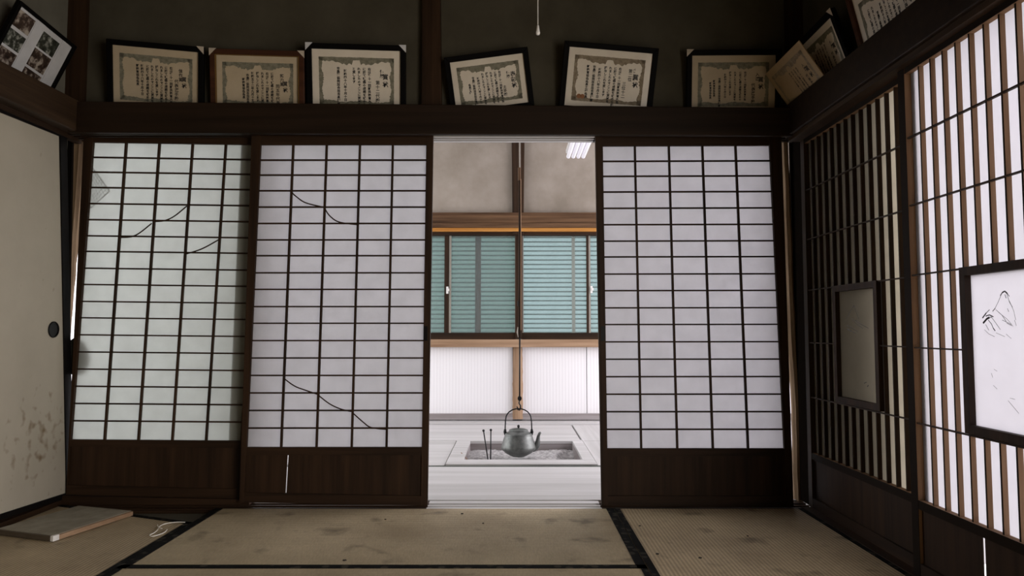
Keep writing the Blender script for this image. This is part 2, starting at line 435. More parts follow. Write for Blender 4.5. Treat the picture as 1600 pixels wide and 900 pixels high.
# middle post above the beam, corner posts above the beams
struct(MB().prism([atY(658, 175, 3.42), atY(690, 175, 3.42), atY(687, -60, 3.42), atY(660, -60, 3.42)], (0, .05, 0)).build('trim_12', 'darkZ', bevel=.003))
struct(MB().box(-2.20, -2.13, 3.40, 3.48, 1.93, CEIL).build('trim_13', 'darkZ'))
struct(MB().box(1.37, 1.45, 3.40, 3.48, 1.93, CEIL).build('trim_14', 'darkZ'))
# right corner: jamb painted black for the shaded gap beside the outer screens
struct(MB().box(1.425, 1.50, 3.405, 3.56, 0, 1.80).build('trim_15', 'matt_black'))
# post standing behind the leftmost screen
struct(MB().prism([atY(377, 214, 3.4925), atY(400, 214, 3.4925), atY(383, 690, 3.4925), atY(357, 690, 3.4925)], (0, .06, 0)).build('trim_16', 'darkZ'))
struct(MB().prism([atY(84, 209, 3.50), atY(113, 209, 3.50), atY(106.5, 520, 3.50), atY(84, 780, 3.50)], (0, .015, 0)).build('trim_34', 'matt_black'))  # added black strip, paints the shaded gap beside the left log post
struct(MB().prism([atY(1234, 205, 3.59), atY(1300, 205, 3.59), atY(1300, 792, 3.59), atY(1250, 792, 3.59)], (0, .02, 0)).build('trim_35', 'matt_black'))  # added black board behind the right log post, blocks hall light
# skirting rail under the left doors and outer screens
struct(MB().box(XL - .04, -2.165, -1.2, 3.50, -.045, .022).build('baseboard_left', 'darkY'))
struct(MB().box(1.365, 1.46, -1.2, 3.375, -.045, .006).build('baseboard_right', 'darkY'))

# ------------------------------------------------------------------ straw mats (parts of the floor)
def mat_(poly, mat, top=0.0, edges=(), ew=0.028):
    o = MB().prism([(x, y, -.045) for x, y in poly], (0, 0, .045 + top)).build('straw_mat', mat, floor)
    org = o.location
    cx = sum(p[0] for p in poly) / len(poly); cy = sum(p[1] for p in poly) / len(poly)
    for i, j in edges:
        a, b_ = Vector((*poly[i], 0)), Vector((*poly[j], 0))
        d = (b_ - a).normalized(); n = Vector((-d.y, d.x, 0))
        if (Vector((cx, cy, 0)) - a).dot(n) < 0: n = -n
        z = top + .0005
        MB().prism([(p.x, p.y, z) for p in (a, b_, b_ + n * ew, a + n * ew)], (0, 0, .0022)).build('cloth_border', 'cloth_edge', o)
    return o
mat_([(-1.392, 2.532), (.476, 2.532), (.476, 3.362), (-1.392, 3.362)], 'tatX', 0, [(0, 1), (0, 3), (1, 2)], .034)
mat_([(-1.392, 1.62), (.476, 1.62), (.476, 2.528), (-1.392, 2.528)], 'tatX', -.001, [(0, 3), (1, 2)], .022)
mat_([(.480, 1.55), (1.37, 1.55), (1.37, 3.362), (.480, 3.362)], 'tatY', 0, [(0, 3), (1, 2)], .026)
mat_([(-2.165, 1.60), (-1.396, 1.60), (-1.396, 3.13), (-2.165, 3.46 - .02)], 'tatY', -.002, [(1, 2), (2, 3)], .026)
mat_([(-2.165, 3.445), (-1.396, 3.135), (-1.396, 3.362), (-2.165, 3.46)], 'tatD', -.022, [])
mat_([(-2.165, -1.2), (1.37, -1.2), (1.37, 1.545), (-2.165, 1.595)], 'tatX', 0, [])
MB().box(-2.16, -1.396, 3.36, 3.375, -.045, -.01).build('filler_strip', 'darkX', floor)

# ------------------------------------------------------------------ sliding screens of the back wall
FR = [226, 250, 274, 299, 325, 351, 377, 402, 429, 455, 482, 508, 535, 562, 589, 616, 643, 670, 699]
FR = [(y - 226) / 473 for y in FR]
def shoji(label, Y, outer, pap, midrail, ncol, curves=(), crack=None, papermat='paper', hand=None, cols=None):
    """outer/pap: pixel corners TL, TR, BR, BL on plane Y; midrail: px height of the rail under the paper"""
    o = [atY(x, y, Y) for x, y in outer]; p = [atY(x, y, Y) for x, y in pap]
    base = (o[3] + o[2]) / 2
    root = thing('sliding_screen', (base.x, Y, min(o[3].z, o[2].z)), label, 'sliding screen', 'paper sliding screens of the back wall')
    D = .020
    def bar(name, a, b_, c, d, mat, y0=0, dep=D):
        return MB().prism([v + Vector((0, y0, 0)) for v in (a, b_, c, d)], (0, dep, 0)).build(name, mat, root)
    TL, TR, BR, BL = o; tl, tr, brr, bll = p
    def on(a, b_, z):  # point on line a-b at height z
        t = (z - a.z) / (b_.z - a.z); return a + (b_ - a) * t
    # stiles
    inL = lambda z: on(tl, bll, z); inR = lambda z: on(tr, brr, z)
    bar('stile', TL, inL(TL.z), inL(BL.z), BL, 'darkZ'); bar('stile', inR(TR.z), TR, BR, inR(BR.z), 'darkZ')
    # rails
    dz = Vector((0, 0, 0))
    bar('top_rail', inL(TL.z), inR(TR.z), tr, tl, 'darkX', .002, D - .004)
    mr = midrail * 3.42 / 1100
    m1, m2 = bll - Vector((0, 0, mr)), brr - Vector((0, 0, mr))
    m1 = on(tl, bll, m1.z); m2 = on(tr, brr, m2.z)
    bar('middle_rail', bll, brr, m2, m1, 'darkX', .001, D - .002)
    b1, b2 = inL(BL.z), inR(BR.z); h = Vector((0, 0, .045))
    bar('bottom_rail', on(tl, bll, b1.z + .045), on(tr, brr, b2.z + .045), b2, b1, 'darkX', .001, D - .002)
    u1, u2 = on(tl, bll, b1.z + .045), on(tr, brr, b2.z + .045)
    if crack:
        f0, f1, gw = crack
        for s0, s1 in ((0, f0), (f1, 1)):
            g0 = 0 if s0 == 0 else gw / 2; g1 = 0 if s1 == 1 else -gw / 2
            bar('base_board', lerp(m1, m2, s0) + Vector((g0, 0, 0)), lerp(m1, m2, s1) + Vector((g1, 0, 0)),
                lerp(u1, u2, s1 if s1 == 1 else s1 - .004) + Vector((g1, 0, 0)), lerp(u1, u2, s0 if s0 == 0 else s0 - .004) + Vector((g0, 0, 0)), 'darkZ', .010, .008)
    else:
        bar('base_board', m1, m2, u2, u1, 'darkZ', .010, .008)
    # paper sheet
    e = Vector((.004, 0, 0))
    MB().prism([v + Vector((0, .017, 0)) for v in (tl - e, tr + e, brr + e, bll - e)], (0, .0006, 0)).build('paper_sheet', papermat, root)
    # muntins
    cf = cols or [k / ncol for k in range(1, ncol)]
    for c in cf:
        a, b_ = lerp(tl, tr, c), lerp(bll, brr, c); hw = Vector((.0048, 0, 0))
        bar('upright_muntin', a - hw, a + hw, b_ + hw, b_ - hw, 'darkZ', .003, .0138)
    for f in FR[1:-1]:
        a, b_ = lerp(tl, bll, f), lerp(tr, brr, f); hz = Vector((0, 0, .0036))
        bar('cross_muntin', a + hz, b_ + hz, b_ - hz, a - hz, 'darkX', .006, .0105)
    for pts in curves:
        P = [atY(x, y, Y + .008) for x, y in pts]
        # smooth through points (Catmull-Rom)
        Q = []
        for i in range(len(P) - 1):
            p0, p1, p2, p3 = P[max(i - 1, 0)], P[i], P[i + 1], P[min(i + 2, len(P) - 1)]
            for k in range(5):
                t = k / 5
                Q.append(.5 * ((2 * p1) + (p2 - p0) * t + (2 * p0 - 5 * p1 + 4 * p2 - p3) * t * t + (3 * p1 - p0 - 3 * p2 + p3) * t ** 3))
        Q.append(P[-1])
        MB().tube(Q, .0033, 6).build('curved_strip', 'darkX', root)
    if hand:
        a = atY(hand[0], hand[1], Y); MB().box(a.x - .010, a.x + .010, Y - .002, Y + .004, a.z - .035, a.z + .035).build('finger_pull', 'black', root)
    return root
shoji('leftmost paper screen, leaning left, with three curved strips in its upper grid', 3.472,
      [(131, 208), (409, 210), (392, 779), (103, 773)], [(145, 222), (405, 226), (375, 689), (110, 687)], 11, 5,
      curves=[[(189, 371), (205, 370), (218, 364), (237, 349)], [(239, 346), (256, 345), (272, 338), (292, 322)], [(290, 397), (315, 389), (341, 375)]],
      papermat='paper_green', cols=[.196, .396, .596, .796])
shoji('paper screen left of the opening, with curved strips and a cracked base board', 3.42,
      [(393, 208), (677, 210), (668, 790), (374, 785)], [(407, 226), (666, 226), (659, 699), (385, 699)], 12, 5,
      curves=[[(456, 301), (464, 308), (478, 317), (506, 324)], [(508, 327), (516, 338), (530, 347), (558, 351)],
              [(442, 590), (460, 603), (478, 610), (496, 616)], [(498, 618), (515, 631), (532, 639), (549, 643)], [(551, 645), (568, 660), (580, 668), (604, 671)]],
      crack=(.235, .235, .0055), hand=(665, 521), cols=[.195, .397, .598, .797])
shoji('paper screen right of the opening with an unbroken straight grid', 3.42,
      [(930, 210), (1221, 208), (1240, 790), (940, 790)], [(942, 228), (1203, 227), (1226, 701), (949, 701)], 12, 5,
      hand=(942, 521), cols=[.193, .397, .598, .797])
# things whose shapes show through the paper of the leftmost screen
wr = thing('wire_rack', atY(143, 296, 3.4938), 'small square wire mesh showing through paper at the upper left of leftmost screen', 'wire rack')
c0 = atY(143, 297, 3.4938); hd = .088
fr_ = MB(); cs = [atY(171, 299, 3.4925), atY(141, 257, 3.4925), atY(131, 291, 3.4925), atY(139, 328, 3.4925)]
fr_.tube(cs + [cs[0]], .0022, 6); fr_.build('rim_wire', 'iron_dark', wr)
gm = MB()
for k in range(1, 9):
    f = k / 9
    gm.tube([lerp(cs[0], cs[1], f), lerp(cs[3], cs[2], f)], .0010, 4); gm.tube([lerp(cs[1], cs[2], f), lerp(cs[0], cs[3], f)], .0010, 4)
tag(gm.build('mesh_grid', 'iron_dark', wr), kind='stuff')
bg = MB(); c1 = atY(118, 557, 3.5045)
bg.lathe([(.012, -.090), (.045, -.078), (.066, -.04), (.070, 0), (.062, .035), (.042, .07), (.012, .092)], (0, 0, 0), 20)
for v in bg.v: v.y *= .16; v += c1
tag(bg.build('cloth_bag', 'bag', smooth=True), 'dark rounded shape showing through paper at the lower left of leftmost screen', 'bag')

# ------------------------------------------------------------------ outer screens of the right wall
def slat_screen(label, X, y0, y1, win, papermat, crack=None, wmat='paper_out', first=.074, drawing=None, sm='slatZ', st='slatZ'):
    """X face plane; spans y1 (near) .. y0 (far)"""
    root = thing('slatted_screen', (X, (y0 + y1) / 2, .006), label, 'sliding screen', 'slatted paper screens of the right wall')
    z0, z1, pt, pb = .006, 1.758, 1.737, .262
    D = .026; sw = .040
    def bx(name, ya, yb, za, zb, mat, xa=0, xb=D):
        return MB().box(X + xa, X + xb, min(ya, yb), max(ya, yb), za, zb).build(name, mat, root)
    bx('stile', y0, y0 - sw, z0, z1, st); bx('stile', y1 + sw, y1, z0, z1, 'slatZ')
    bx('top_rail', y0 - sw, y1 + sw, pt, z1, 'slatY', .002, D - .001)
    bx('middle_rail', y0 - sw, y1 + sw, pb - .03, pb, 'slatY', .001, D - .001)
    bx('bottom_rail', y0 - sw, y1 + sw, z0, z0 + .045, 'darkY', .001, D - .001)
    if crack:
        bx('base_board', y0 - sw, crack + .0055, z0 + .045, pb - .03, 'darkZ', .012, .015); bx('base_board', crack - .0055, y1 + sw, z0 + .045, pb - .03, 'darkZ', .012, .015)
    else: bx('base_board', y0 - sw, y1 + sw, z0 + .045, pb - .03, 'darkZ', .012, .020)
    bars = [1.508, 1.270, 1.027, .778, .521]
    wy0, wy1, wz0, wz1 = win if win else (9, 9, 0, 0)
    # paper (four sheets round the window, or one)
    if win:
        pm = MB(); px_ = X + .0245
        pm.box(px_, px_ + .0006, y1 + sw, y0 - sw, wz1, pt); pm.box(px_, px_ + .0006, y1 + sw, y0 - sw, pb, wz0)
        pm.box(px_, px_ + .0006, wy0, y0 - sw, wz0, wz1); pm.box(px_, px_ + .0006, y1 + sw, wy1, wz0, wz1)
        pm.build('paper_sheet', papermat, root)
        fw = .026
        wn = MB(); wn.box(X - .003, X + D, wy1, wy0, wz0, wz0 + fw); wn.box(X - .003, X + D, wy1, wy0, wz1 - fw, wz1)
        wn.box(X - .003, X + D, wy0 - fw, wy0, wz0 + fw, wz1 - fw); wn.box(X - .003, X + D, wy1, wy1 + fw, wz0 + fw, wz1 - fw)
        wf = wn.build('picture_frame', 'darkZ', root)
        pn = MB().box(X + .016, X + .0166, wy1 + fw, wy0 - fw, wz0 + fw, wz1 - fw).build('picture_paper', wmat, wf)
        if drawing: drawing(wf, X + .0155, wy0 - fw, wy1 + fw, wz1 - fw, wz0 + fw)
    else:
        MB().box(X + .0245, X + .0251, y1 + sw, y0 - sw, pb, pt).build('paper_sheet', papermat, root)
    # vertical slats
    y = y0 - first - sw; hs = .0032; pitch = .0662
    while y > y1 + sw + .02:
        if win and wy1 - hs < y < wy0 + hs:
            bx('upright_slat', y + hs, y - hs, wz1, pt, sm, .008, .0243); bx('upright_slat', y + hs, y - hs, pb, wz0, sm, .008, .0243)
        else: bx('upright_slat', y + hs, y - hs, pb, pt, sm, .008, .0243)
        y -= pitch
    for z in bars:
        if win and wz0 < z < wz1:
            bx('cross_bar', y0 - sw, wy0, z - .0025, z + .0025, 'darkY', .004, .014); bx('cross_bar', wy1, y1 + sw, z - .0025, z + .0025, 'darkY', .004, .014)
        else: bx('cross_bar', y0 - sw, y1 + sw, z - .0025, z + .0025, 'darkY', .004, .014)
    return root
def strokes(parent, X, ya, yb, zt_, zb_, px_strokes, mat, wd=.0016):
    m = MB()
    for st in px_strokes:
        P = [atX(x, y, X) for x, y, *_ in st]
        for i in range(len(P) - 1):
            a, b_ = P[i], P[i + 1]; d = (b_ - a)
            if d.length < 1e-5: continue
            wv = st[i][2] if len(st[i]) > 2 else wd
            n = Vector((0, -d.z, d.y)).normalized() * wv / 2
            m.prism([a - n, b_ - n, b_ + n, a + n], (.0003, 0, 0))
    return m.build('ink_drawing', mat, parent)
def mountain_near(parent, X, *r):
    strokes(parent, X, *r, [
        [(1563, 462, .003), (1566, 457, .004), (1570, 455, .004), (1574, 459, .002), (1577, 463)],
        [(1535, 497, .004), (1541, 489, .002), (1546, 484)], [(1536, 505, .006), (1542, 498, .006), (1546, 496, .002), (1549, 496)],
        [(1540, 494, .003), (1546, 492, .003), (1552, 495)], [(1544, 500), (1549, 506), (1552, 513, .003), (1555, 517)],
        [(1551, 486), (1555, 482)], [(1570, 460), (1572, 466)]], 'ink', .002)
    strokes(parent, X, *r, [
        [(1564, 461), (1560, 471), (1555, 481), (1551, 487)], [(1573, 459), (1577, 472), (1582, 480)], [(1556, 484), (1565, 492), (1572, 502)],
        [(1548, 494), (1556, 505), (1563, 515)], [(1574, 482), (1576, 487)], [(1573, 505), (1581, 509)], [(1566, 500), (1580, 507)], [(1540, 507), (1545, 516)]], 'inkgrey', .0014)
    strokes(parent, X, *r, [
        [(1577, 470), (1584, 486), (1587, 500)], [(1560, 488), (1574, 499), (1583, 510)], [(1538, 515), (1545, 522), (1554, 526)], [(1556, 520), (1570, 526)],
        [(1572, 522), (1580, 529)], [(1585, 500), (1588, 509)], [(1553, 577), (1558, 580)], [(1549, 583), (1551, 590)], [(1552, 602), (1558, 608)],
        [(1575, 626), (1592, 646)], [(1578, 622), (1586, 624)]], 'inkpale', .0012)
def mountain_far(parent, X, *r):
    strokes(parent, X, *r, [
        [(1322, 499), (1328, 488), (1334, 477), (1337, 486), (1342, 498)], [(1322, 508), (1330, 512), (1340, 518)], [(1323, 514, .005), (1330, 517, .003), (1337, 521)],
        [(1330, 498), (1338, 506), (1348, 513)], [(1336, 500), (1346, 507), (1357, 513)], [(1350, 599), (1354, 597)], [(1355, 604, .005), (1357, 602)]], 'inkgrey', .0028)
slat_screen('slatted paper screen in the dark far corner with a dull framed ink picture', 1.408, 3.392, 2.405, (3.085, 2.712, .527, 1.030), 'paper_dim', wmat='paper_dim', first=.060, drawing=mountain_far, sm='darkZ', st='darkZ')  # darker slats and paper than the near screen paint in the shade
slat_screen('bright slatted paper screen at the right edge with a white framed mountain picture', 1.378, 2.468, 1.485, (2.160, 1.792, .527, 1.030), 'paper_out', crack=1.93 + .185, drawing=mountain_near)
struct(MB().box(1.375, 1.46, 1.36, 1.46, 0, 1.78).build('trim_17', 'darkZ'))
struct(MB().box(1.40, 1.50, -1.2, 1.36, -.1, .02).build('trim_30', 'darkY'))
# outside: boarded shutter box behind the far screen, ground
struct(MB().box(1.56, 1.59, 2.66, 3.56, 0, 1.9).build('wall_outside', 'outer_board'))
struct(MB().box(1.46, 1.59, 3.40, 3.43, 0, 1.9).build('trim_18', 'outer_board'))
struct(MB().box(3.2, 40, -15, 25, -.5, -.45).build('ground', 'gravel'))
struct(MB().box(1.47, 3.2, -4, 3.40, -.5, -.45).build('ground.001', 'gravel'))

# ------------------------------------------------------------------ left paper door (fusuma)
XF = -2.178
def fusuma(label, qpx=None, quad=None):
    if qpx:
        pts = [atX(x, y, XF) for x, y in qpx]
        # extend along the wall towards the camera
        TR, BR = pts[1], pts[2]; dirT = (pts[0] - pts[1]).normalized(); dirB = (pts[3] - pts[2]).normalized()
        TL, BL = TR + dirT * .88, BR + dirB * .88
    else: TL, TR, BR, BL = [Vector(v) for v in quad]
    root = thing('papered_door', (XF, (TL.y + TR.y) / 2, BL.z - .025), label, 'sliding door', 'papered doors of the left wall')
    off = (-.018, 0, 0); e = .0012
    sheet = MB().prism([TL, TR, BR, BL], (-.012, 0, 0))
    o = sheet.build('door_paper', 'fusuma', root)
    up, fw = Vector((0, 0, .024)), Vector((0, .052, 0))
    X0 = Vector((.006, 0, 0))
    for nm, q in (('top_rail', [TL, TR, TR + up, TL + up]), ('bottom_rail', [BL - up, BR - up, BR, BL]),
                  ('stile', [TR - up * 0 + up, TR + fw + up, BR + fw - up, BR - up]), ('stile', [TL + up, TL - fw * .5 + up, BL - fw * .5 - up, BL - up])):
        MB().prism([v + X0 for v in q], off).build(nm, 'black', root)
    return root, o
f1, sheet1 = fusuma('cream papered sliding door with mould stains and a round black pull, left wall', [(0, 176), (92, 213), (103, 770), (0, 803)])
hp = atX(83, 515, XF)
h = MB()
ring = [Vector((XF + .003, hp.y + .036 * math.cos(t * math.pi / 12), hp.z + .036 * math.sin(t * math.pi / 12))) for t in range(25)]
h.tube(ring, .0035, 8)
pull = h.build('round_pull', 'black', f1, smooth=True)
MB().prism([Vector((XF + .0012, hp.y + .033 * math.cos(t * math.pi / 12), hp.z + .033 * math.sin(t * math.pi / 12))) for t in range(24)], (-.001, 0, 0)).build('pull_cup', 'iron_dark', f1)
fusuma('plain cream papered door nearer the camera on the left wall', quad=[(XF, .7, 1.75), (XF, 2.36, 1.75), (XF, 2.36, .03), (XF, .7, .03)])
struct(MB().box(-2.20, -2.165, -1.2, .66, 0, 1.78).build('trim_19', 'darkZ'))

# ------------------------------------------------------------------ framed certificates
def glyphs(columns, mat, parent, w, h, depth=.0006):
    """columns: (u, v, size, text) with u,v the top centre of each vertical column; flat printed lettering"""
    m = MB()
    for u, v, sz, txt in columns:
        for k, ch in enumerate(txt):
            if ch in ' 　': continue
            cu = bpy.data.curves.new('t', 'FONT'); cu.body = ch; cu.size = sz; cu.resolution_u = 1
            cu.align_x = 'CENTER'; cu.align_y = 'CENTER'; bold = sz < .017; cu.offset = sz * (.04 if bold else .02)
            ob = bpy.data.objects.new('t', cu); COL.objects.link(ob)
            key = (ch, bold)
            if key not in GL:
                dg = bpy.context.evaluated_depsgraph_get(); me = bpy.data.meshes.new_from_object(ob.evaluated_get(dg))
                GL[key] = ([(x.co.x / sz, x.co.y / sz) for x in me.vertices], [tuple(p.vertices) for p in me.polygons]); bpy.data.meshes.remove(me)
            bpy.data.objects.remove(ob); bpy.data.curves.remove(cu)
            vs, fs = GL[key]; b = len(m.v)
            yy = v - (k + .5) * sz * 1.02; jx = random.uniform(-.03, .03) * sz
            m.v += [Vector((u + jx + x * sz, yy + y * sz, depth)) for x, y in vs]
            m.f += [tuple(b + i for i in f) for f in fs]
    if not m.f: return
    o = m.build('lettering', mat, parent, local=True); o['kind'] = 'stuff'; return o
GL = {}
def ornament(parent, w, h, mat, seed):
    """printed wavy border band"""
    rnd = random.Random(seed); m = MB(); N = 48
    mo, z = .055 * w / .41, .0005
    x0, x1, y0, y1 = -w / 2 + mo * .58, w / 2 - mo * .58, -h / 2 + mo * .5, h / 2 - mo * .62
    def strip(P, inn, th):
        b = len(m.v)
        for k in range(N + 1):
            f = k / N; p = P[0] + (P[1] - P[0]) * f; t = th(f) * rnd.uniform(.85, 1.2)
            m.v.append(Vector((p.x, p.y, z)) + Vector((inn[0], inn[1], 0)) * (-.0015 * rnd.random())); m.v.append(Vector((p.x + inn[0] * t, p.y + inn[1] * t, z)))
        for k in range(N): m.f.append((b + 2 * k, b + 2 * k + 1, b + 2 * k + 3, b + 2 * k + 2))
    top = lambda f: .018 + .014 * max(0, math.sin(math.pi * min(1, abs(f - .5) * 2.6 + .15))) if abs(f - .5) > .06 else .012
    side = lambda f: .017 + .004 * math.sin(f * 14)
    strip([Vector((x0, y1, 0)), Vector((x1, y1, 0))], (0, -1), top); strip([Vector((x0, y0, 0)), Vector((x1, y0, 0))], (0, 1), side)
    strip([Vector((x0, y0, 0)), Vector((x0, y1, 0))], (1, 0), side); strip([Vector((x1, y0, 0)), Vector((x1, y1, 0))], (-1, 0), side)
    return m.build('printed_border', mat, parent, local=True)
def framed(name, label, cat, group, p0, uax, inward, tilt, px4, paper_mat, frame_mat, fw=.026, ratio=.715, caps=(), cols=None, border='border_ink', inner=None, seal=None, rot=None, hgt=None, minv=-.035, capm='cap', wd=None):
    uax, inward = Vector(uax), Vector(inward); t = R(tilt)
    up = Vector((0, 0, 1)) * math.cos(t) + inward * math.sin(t); n = uax.cross(up)
    q = [hit(x, y, p0, n) - Vector(p0) for x, y in px4]; q = [Vector((a.dot(uax), a.dot(up))) for a in q]
    TL, TR = q[0], q[1]
    W = wd or (TR - TL).length; a1 = math.atan2((TR - TL).y, (TR - TL).x)
    if rot is not None: a1 = R(rot)
    H = hgt or W * ratio
    eu, ev = Vector((math.cos(a1), math.sin(a1))), Vector((-math.sin(a1), math.cos(a1)))
    # keep the frame on the ledge: lowest outer corner at minv
    def low(H): return min((TL - ev * (H + fw) + eu * s).y for s in (-fw, W + fw))
    if not hgt:
        if low(H) < minv: H = H + (low(H) - minv) / ev.y
    C2 = TL + eu * W / 2 - ev * H / 2
    C = Vector(p0) + uax * C2.x + up * C2.y
    ax, ay = uax * eu.x + up * eu.y, uax * ev.x + up * ev.y
    nn = ax.cross(ay)
    root = thing(name, (0, 0, 0), label, cat, group)
    root.matrix_world = Matrix(((ax.x, ay.x, nn.x, C.x), (ax.y, ay.y, nn.y, C.y), (ax.z, ay.z, nn.z, C.z), (0, 0, 0, 1)))
    w2, h2 = W / 2, H / 2
    if frame_mat:
        zb, zf = -.010, .012
        T = lambda x, y: Vector((x, y, zb))
        o_ = [(-w2 - fw, -h2 - fw), (w2 + fw, -h2 - fw), (w2 + fw, h2 + fw), (-w2 - fw, h2 + fw)]; i_ = [(-w2, -h2), (w2, -h2), (w2, h2), (-w2, h2)]
        for k in range(4):
            j = (k + 1) % 4
            MB().prism([T(*o_[k]), T(*o_[j]), T(*i_[j]), T(*i_[k])], (0, 0, zf - zb)).build('frame_moulding', frame_mat, root, local=True, bevel=.002)
        if inner:
            g = .004
            for k in range(4):
                j = (k + 1) % 4; A, B = Vector((*i_[k], 0)), Vector((*i_[j], 0)); c = Vector((0, 0, 0)); s_ = lambda v: v * (1 - g / w2)
                MB().prism([A + Vector((0, 0, .002)), B + Vector((0, 0, .002)), s_(B) + Vector((0, 0, .002)), s_(A) + Vector((0, 0, .002))], (0, 0, .011)).build('gilt_slip', inner, root, local=True)
        MB().box(-w2 - fw * .8, w2 + fw * .8, -h2 - fw * .8, h2 + fw * .8, -.014, -.0102).build('back_board', 'darkX', root, local=True)
        for cx, cy in caps:
            X_, Y_ = cx * (w2 + fw + .002), cy * (h2 + fw + .002); s = .036
            MB().prism([(X_, Y_, .0122), (X_ - cx * s, Y_, .0122), (X_, Y_ - cy * s, .0122)], (0, 0, .0012)).build('corner_cap', capm, root, local=True)
    sh = MB().box(-w2, w2, -h2, h2, -.004, 0).build('sheet', paper_mat, root, local=True)
    if border: ornament(sh, W, H, border, hash(label) % 97 if False else len(label))
    if cols:
        k = W / .41
        glyphs([(u * k, h2 - v * k, s * k, tx) for u, v, s, tx in cols], 'ink', sh, W, H)
    if seal:
        u, v, r = seal; m = MB()
        for dx in (-r * .8, r * .8):
            m.prism([Vector((u + dx + r * math.cos(a * math.pi / 8), h2 - v + r * math.sin(a * math.pi / 8), .0007)) for a in range(16)], (0, 0, .0002))
        m.build('red_seal', 'seal', sh, local=True)
    return root, sh, W, H
NB = ['昭和四十八年十月十日', '町体育協会会長', '右は第十一回町民体育大会', 'に於て頭書の成績を収めら', 'れましたのでここに賞状を', '授与しこれを賞します', '昭和五十二年九月十五日', '市農業協同組合組合長理事']
def letters(title, sub, who, bodyx, body, bt=.078, bs=.0142, tx=.134, ty=.105, ts=.027, sx=.118, sy=.085, ss=.0195, wx=.098, wy=.135, ws=.0195):
    c = [(tx, ty, ts, title[0]), (tx, ty + ts * 1.25, ts, title[1:2])] if len(title) == 2 else [(tx, ty, ts, title)]
    c.append((sx, sy, ss, sub)); c.append((wx, wy, ws, who))
    for x, b_ in zip(bodyx, body):
        off = 0
        if isinstance(b_, tuple): off, b_ = b_
        c.append((x, bt + off, bs, b_))
    return c
P0 = (0, 3.435, NT); UX = (1, 0, 0); INB = (0, -1, 0)
G = 'framed certificates along the wall beams'
framed('framed_certificate', 'black framed tan certificate leaning right at far left of the back beam', 'certificate', G, P0, UX, INB, 14,
       [(176, 70), (311, 82), (313, 163), (181, 160)], 'cert_tan', 'blackframe', caps=[(1, 1)],
       cols=letters('賞状', '佳作賞', '代表選手殿', [.072, .048, .026, .004, -.018, -.040, -.066, -.088], [NB[2], NB[3] + '記', NB[4], NB[5], NB[4], NB[3], NB[0], NB[1]], ty=.12, ts=.024))
framed('framed_certificate', 'brown framed certificate with gilt slip, second from left on the back beam', 'certificate', G, P0, UX, INB, 10,
       [(337, 85), (468, 89), (470, 165), (343, 165)], 'cert_tan', 'brownframe', caps=[(1, 1), (-1, 1)], inner='gold',
       cols=letters('賞状', '努力賞', '同五年代表殿', [.070, .046, .022, -.002, -.026, -.050, -.070, -.092], [NB[3], NB[2], NB[4], NB[5], (.0, NB[6]), (.01, NB[7]), (.03, NB[1])], ty=.12, ts=.024))
framed('framed_certificate', 'black framed certificate with white paper corners, just left of the middle post', 'certificate', G, P0, UX, INB, 14,
       [(487, 76), (626, 80), (628, 166), (493, 166)], 'cert_grey', 'blackframe', caps=[(1, 1), (-1, 1)], capm='mat_sheet',
       cols=letters('賞状', '優勝', '第十二代殿', [.060, .036, .012, -.012, -.052, -.084], [NB[2], NB[3], NB[4], (0, 'と賞します'), (.01, NB[0]), NB[7] + '会']))
framed('framed_certificate', 'smaller black framed certificate leaning left, right of the middle post', 'certificate', G, P0, UX, INB, 12,
       [(703, 98), (817, 83), (828, 167), (713, 167)], 'cert_grey', 'blackframe',
       cols=letters('表彰状', '優勝', '主将殿', [.062, .038, .014, -.010, -.034, -.060, -.088, -.112], [NB[2], NB[3], NB[4], NB[5], NB[4], (.02, NB[0]), (.015, NB[7]), (.05, '会長代理')], ts=.030, ty=.09, tx=.136, sx=.108, wx=.082, wy=.16))
framed('framed_certificate', 'black framed certificate with red seals leaning right, second from right on the back beam', 'certificate', G, P0, UX, INB, 14,
       [(890, 73), (1020, 84), (1012, 168), (882, 168)], 'cert_grey', 'blackframe', border='border_brown', seal=(-.128, .228, .011),
       cols=letters('賞状', '第二位', '三位十二', [.054, .030, .006, -.018, -.046, -.074, -.104], [NB[2], NB[3] + '記', NB[4], NB[5], (.01, NB[0]), NB[7], NB[1] + '之印会長'], ts=.029, sx=.106, sy=.082, wx=.080, wy=.145) + [(.124, .078, .011, 'バレー大会')])
framed('framed_certificate', 'dim black framed certificate at far right of the back beam, one paper corner', 'certificate', G, P0, UX, INB, 8,
       [(1081, 87), (1212, 86), (1211, 168), (1080, 168)], 'cert_tan', 'blackframe', caps=[(-1, 1)],
       cols=letters('賞状', '入選', '代表選手殿', [.058, .034, .008, -.016, -.040, -.068, -.094, -.112], [NB[2], NB[3], NB[4], NB[5], (.01, NB[0]), (.03, NB[7]), (.04, NB[1]), (.05, NB[1])], bs=.0115))
PR = (1.425, 3.0, 1.932); UR = (0, -1, 0); INR = (-1, 0, 0)
framed('certificate', 'loose tan certificate slumped in the right corner above the beam', 'certificate', G, (1.345, 3.0, 1.932), UR, INR, 34,
       [(1196, 116), (1238, 73), (1255, 135), (1236, 158)], 'cert_brown', None, wd=.40, hgt=.225, rot=0, border='border_brown',
       cols=letters('賞状', '入選', '代表選手殿', [.058, .034, .008, -.016, -.040], [NB[2], NB[3], NB[4], NB[5]], bs=.0115))
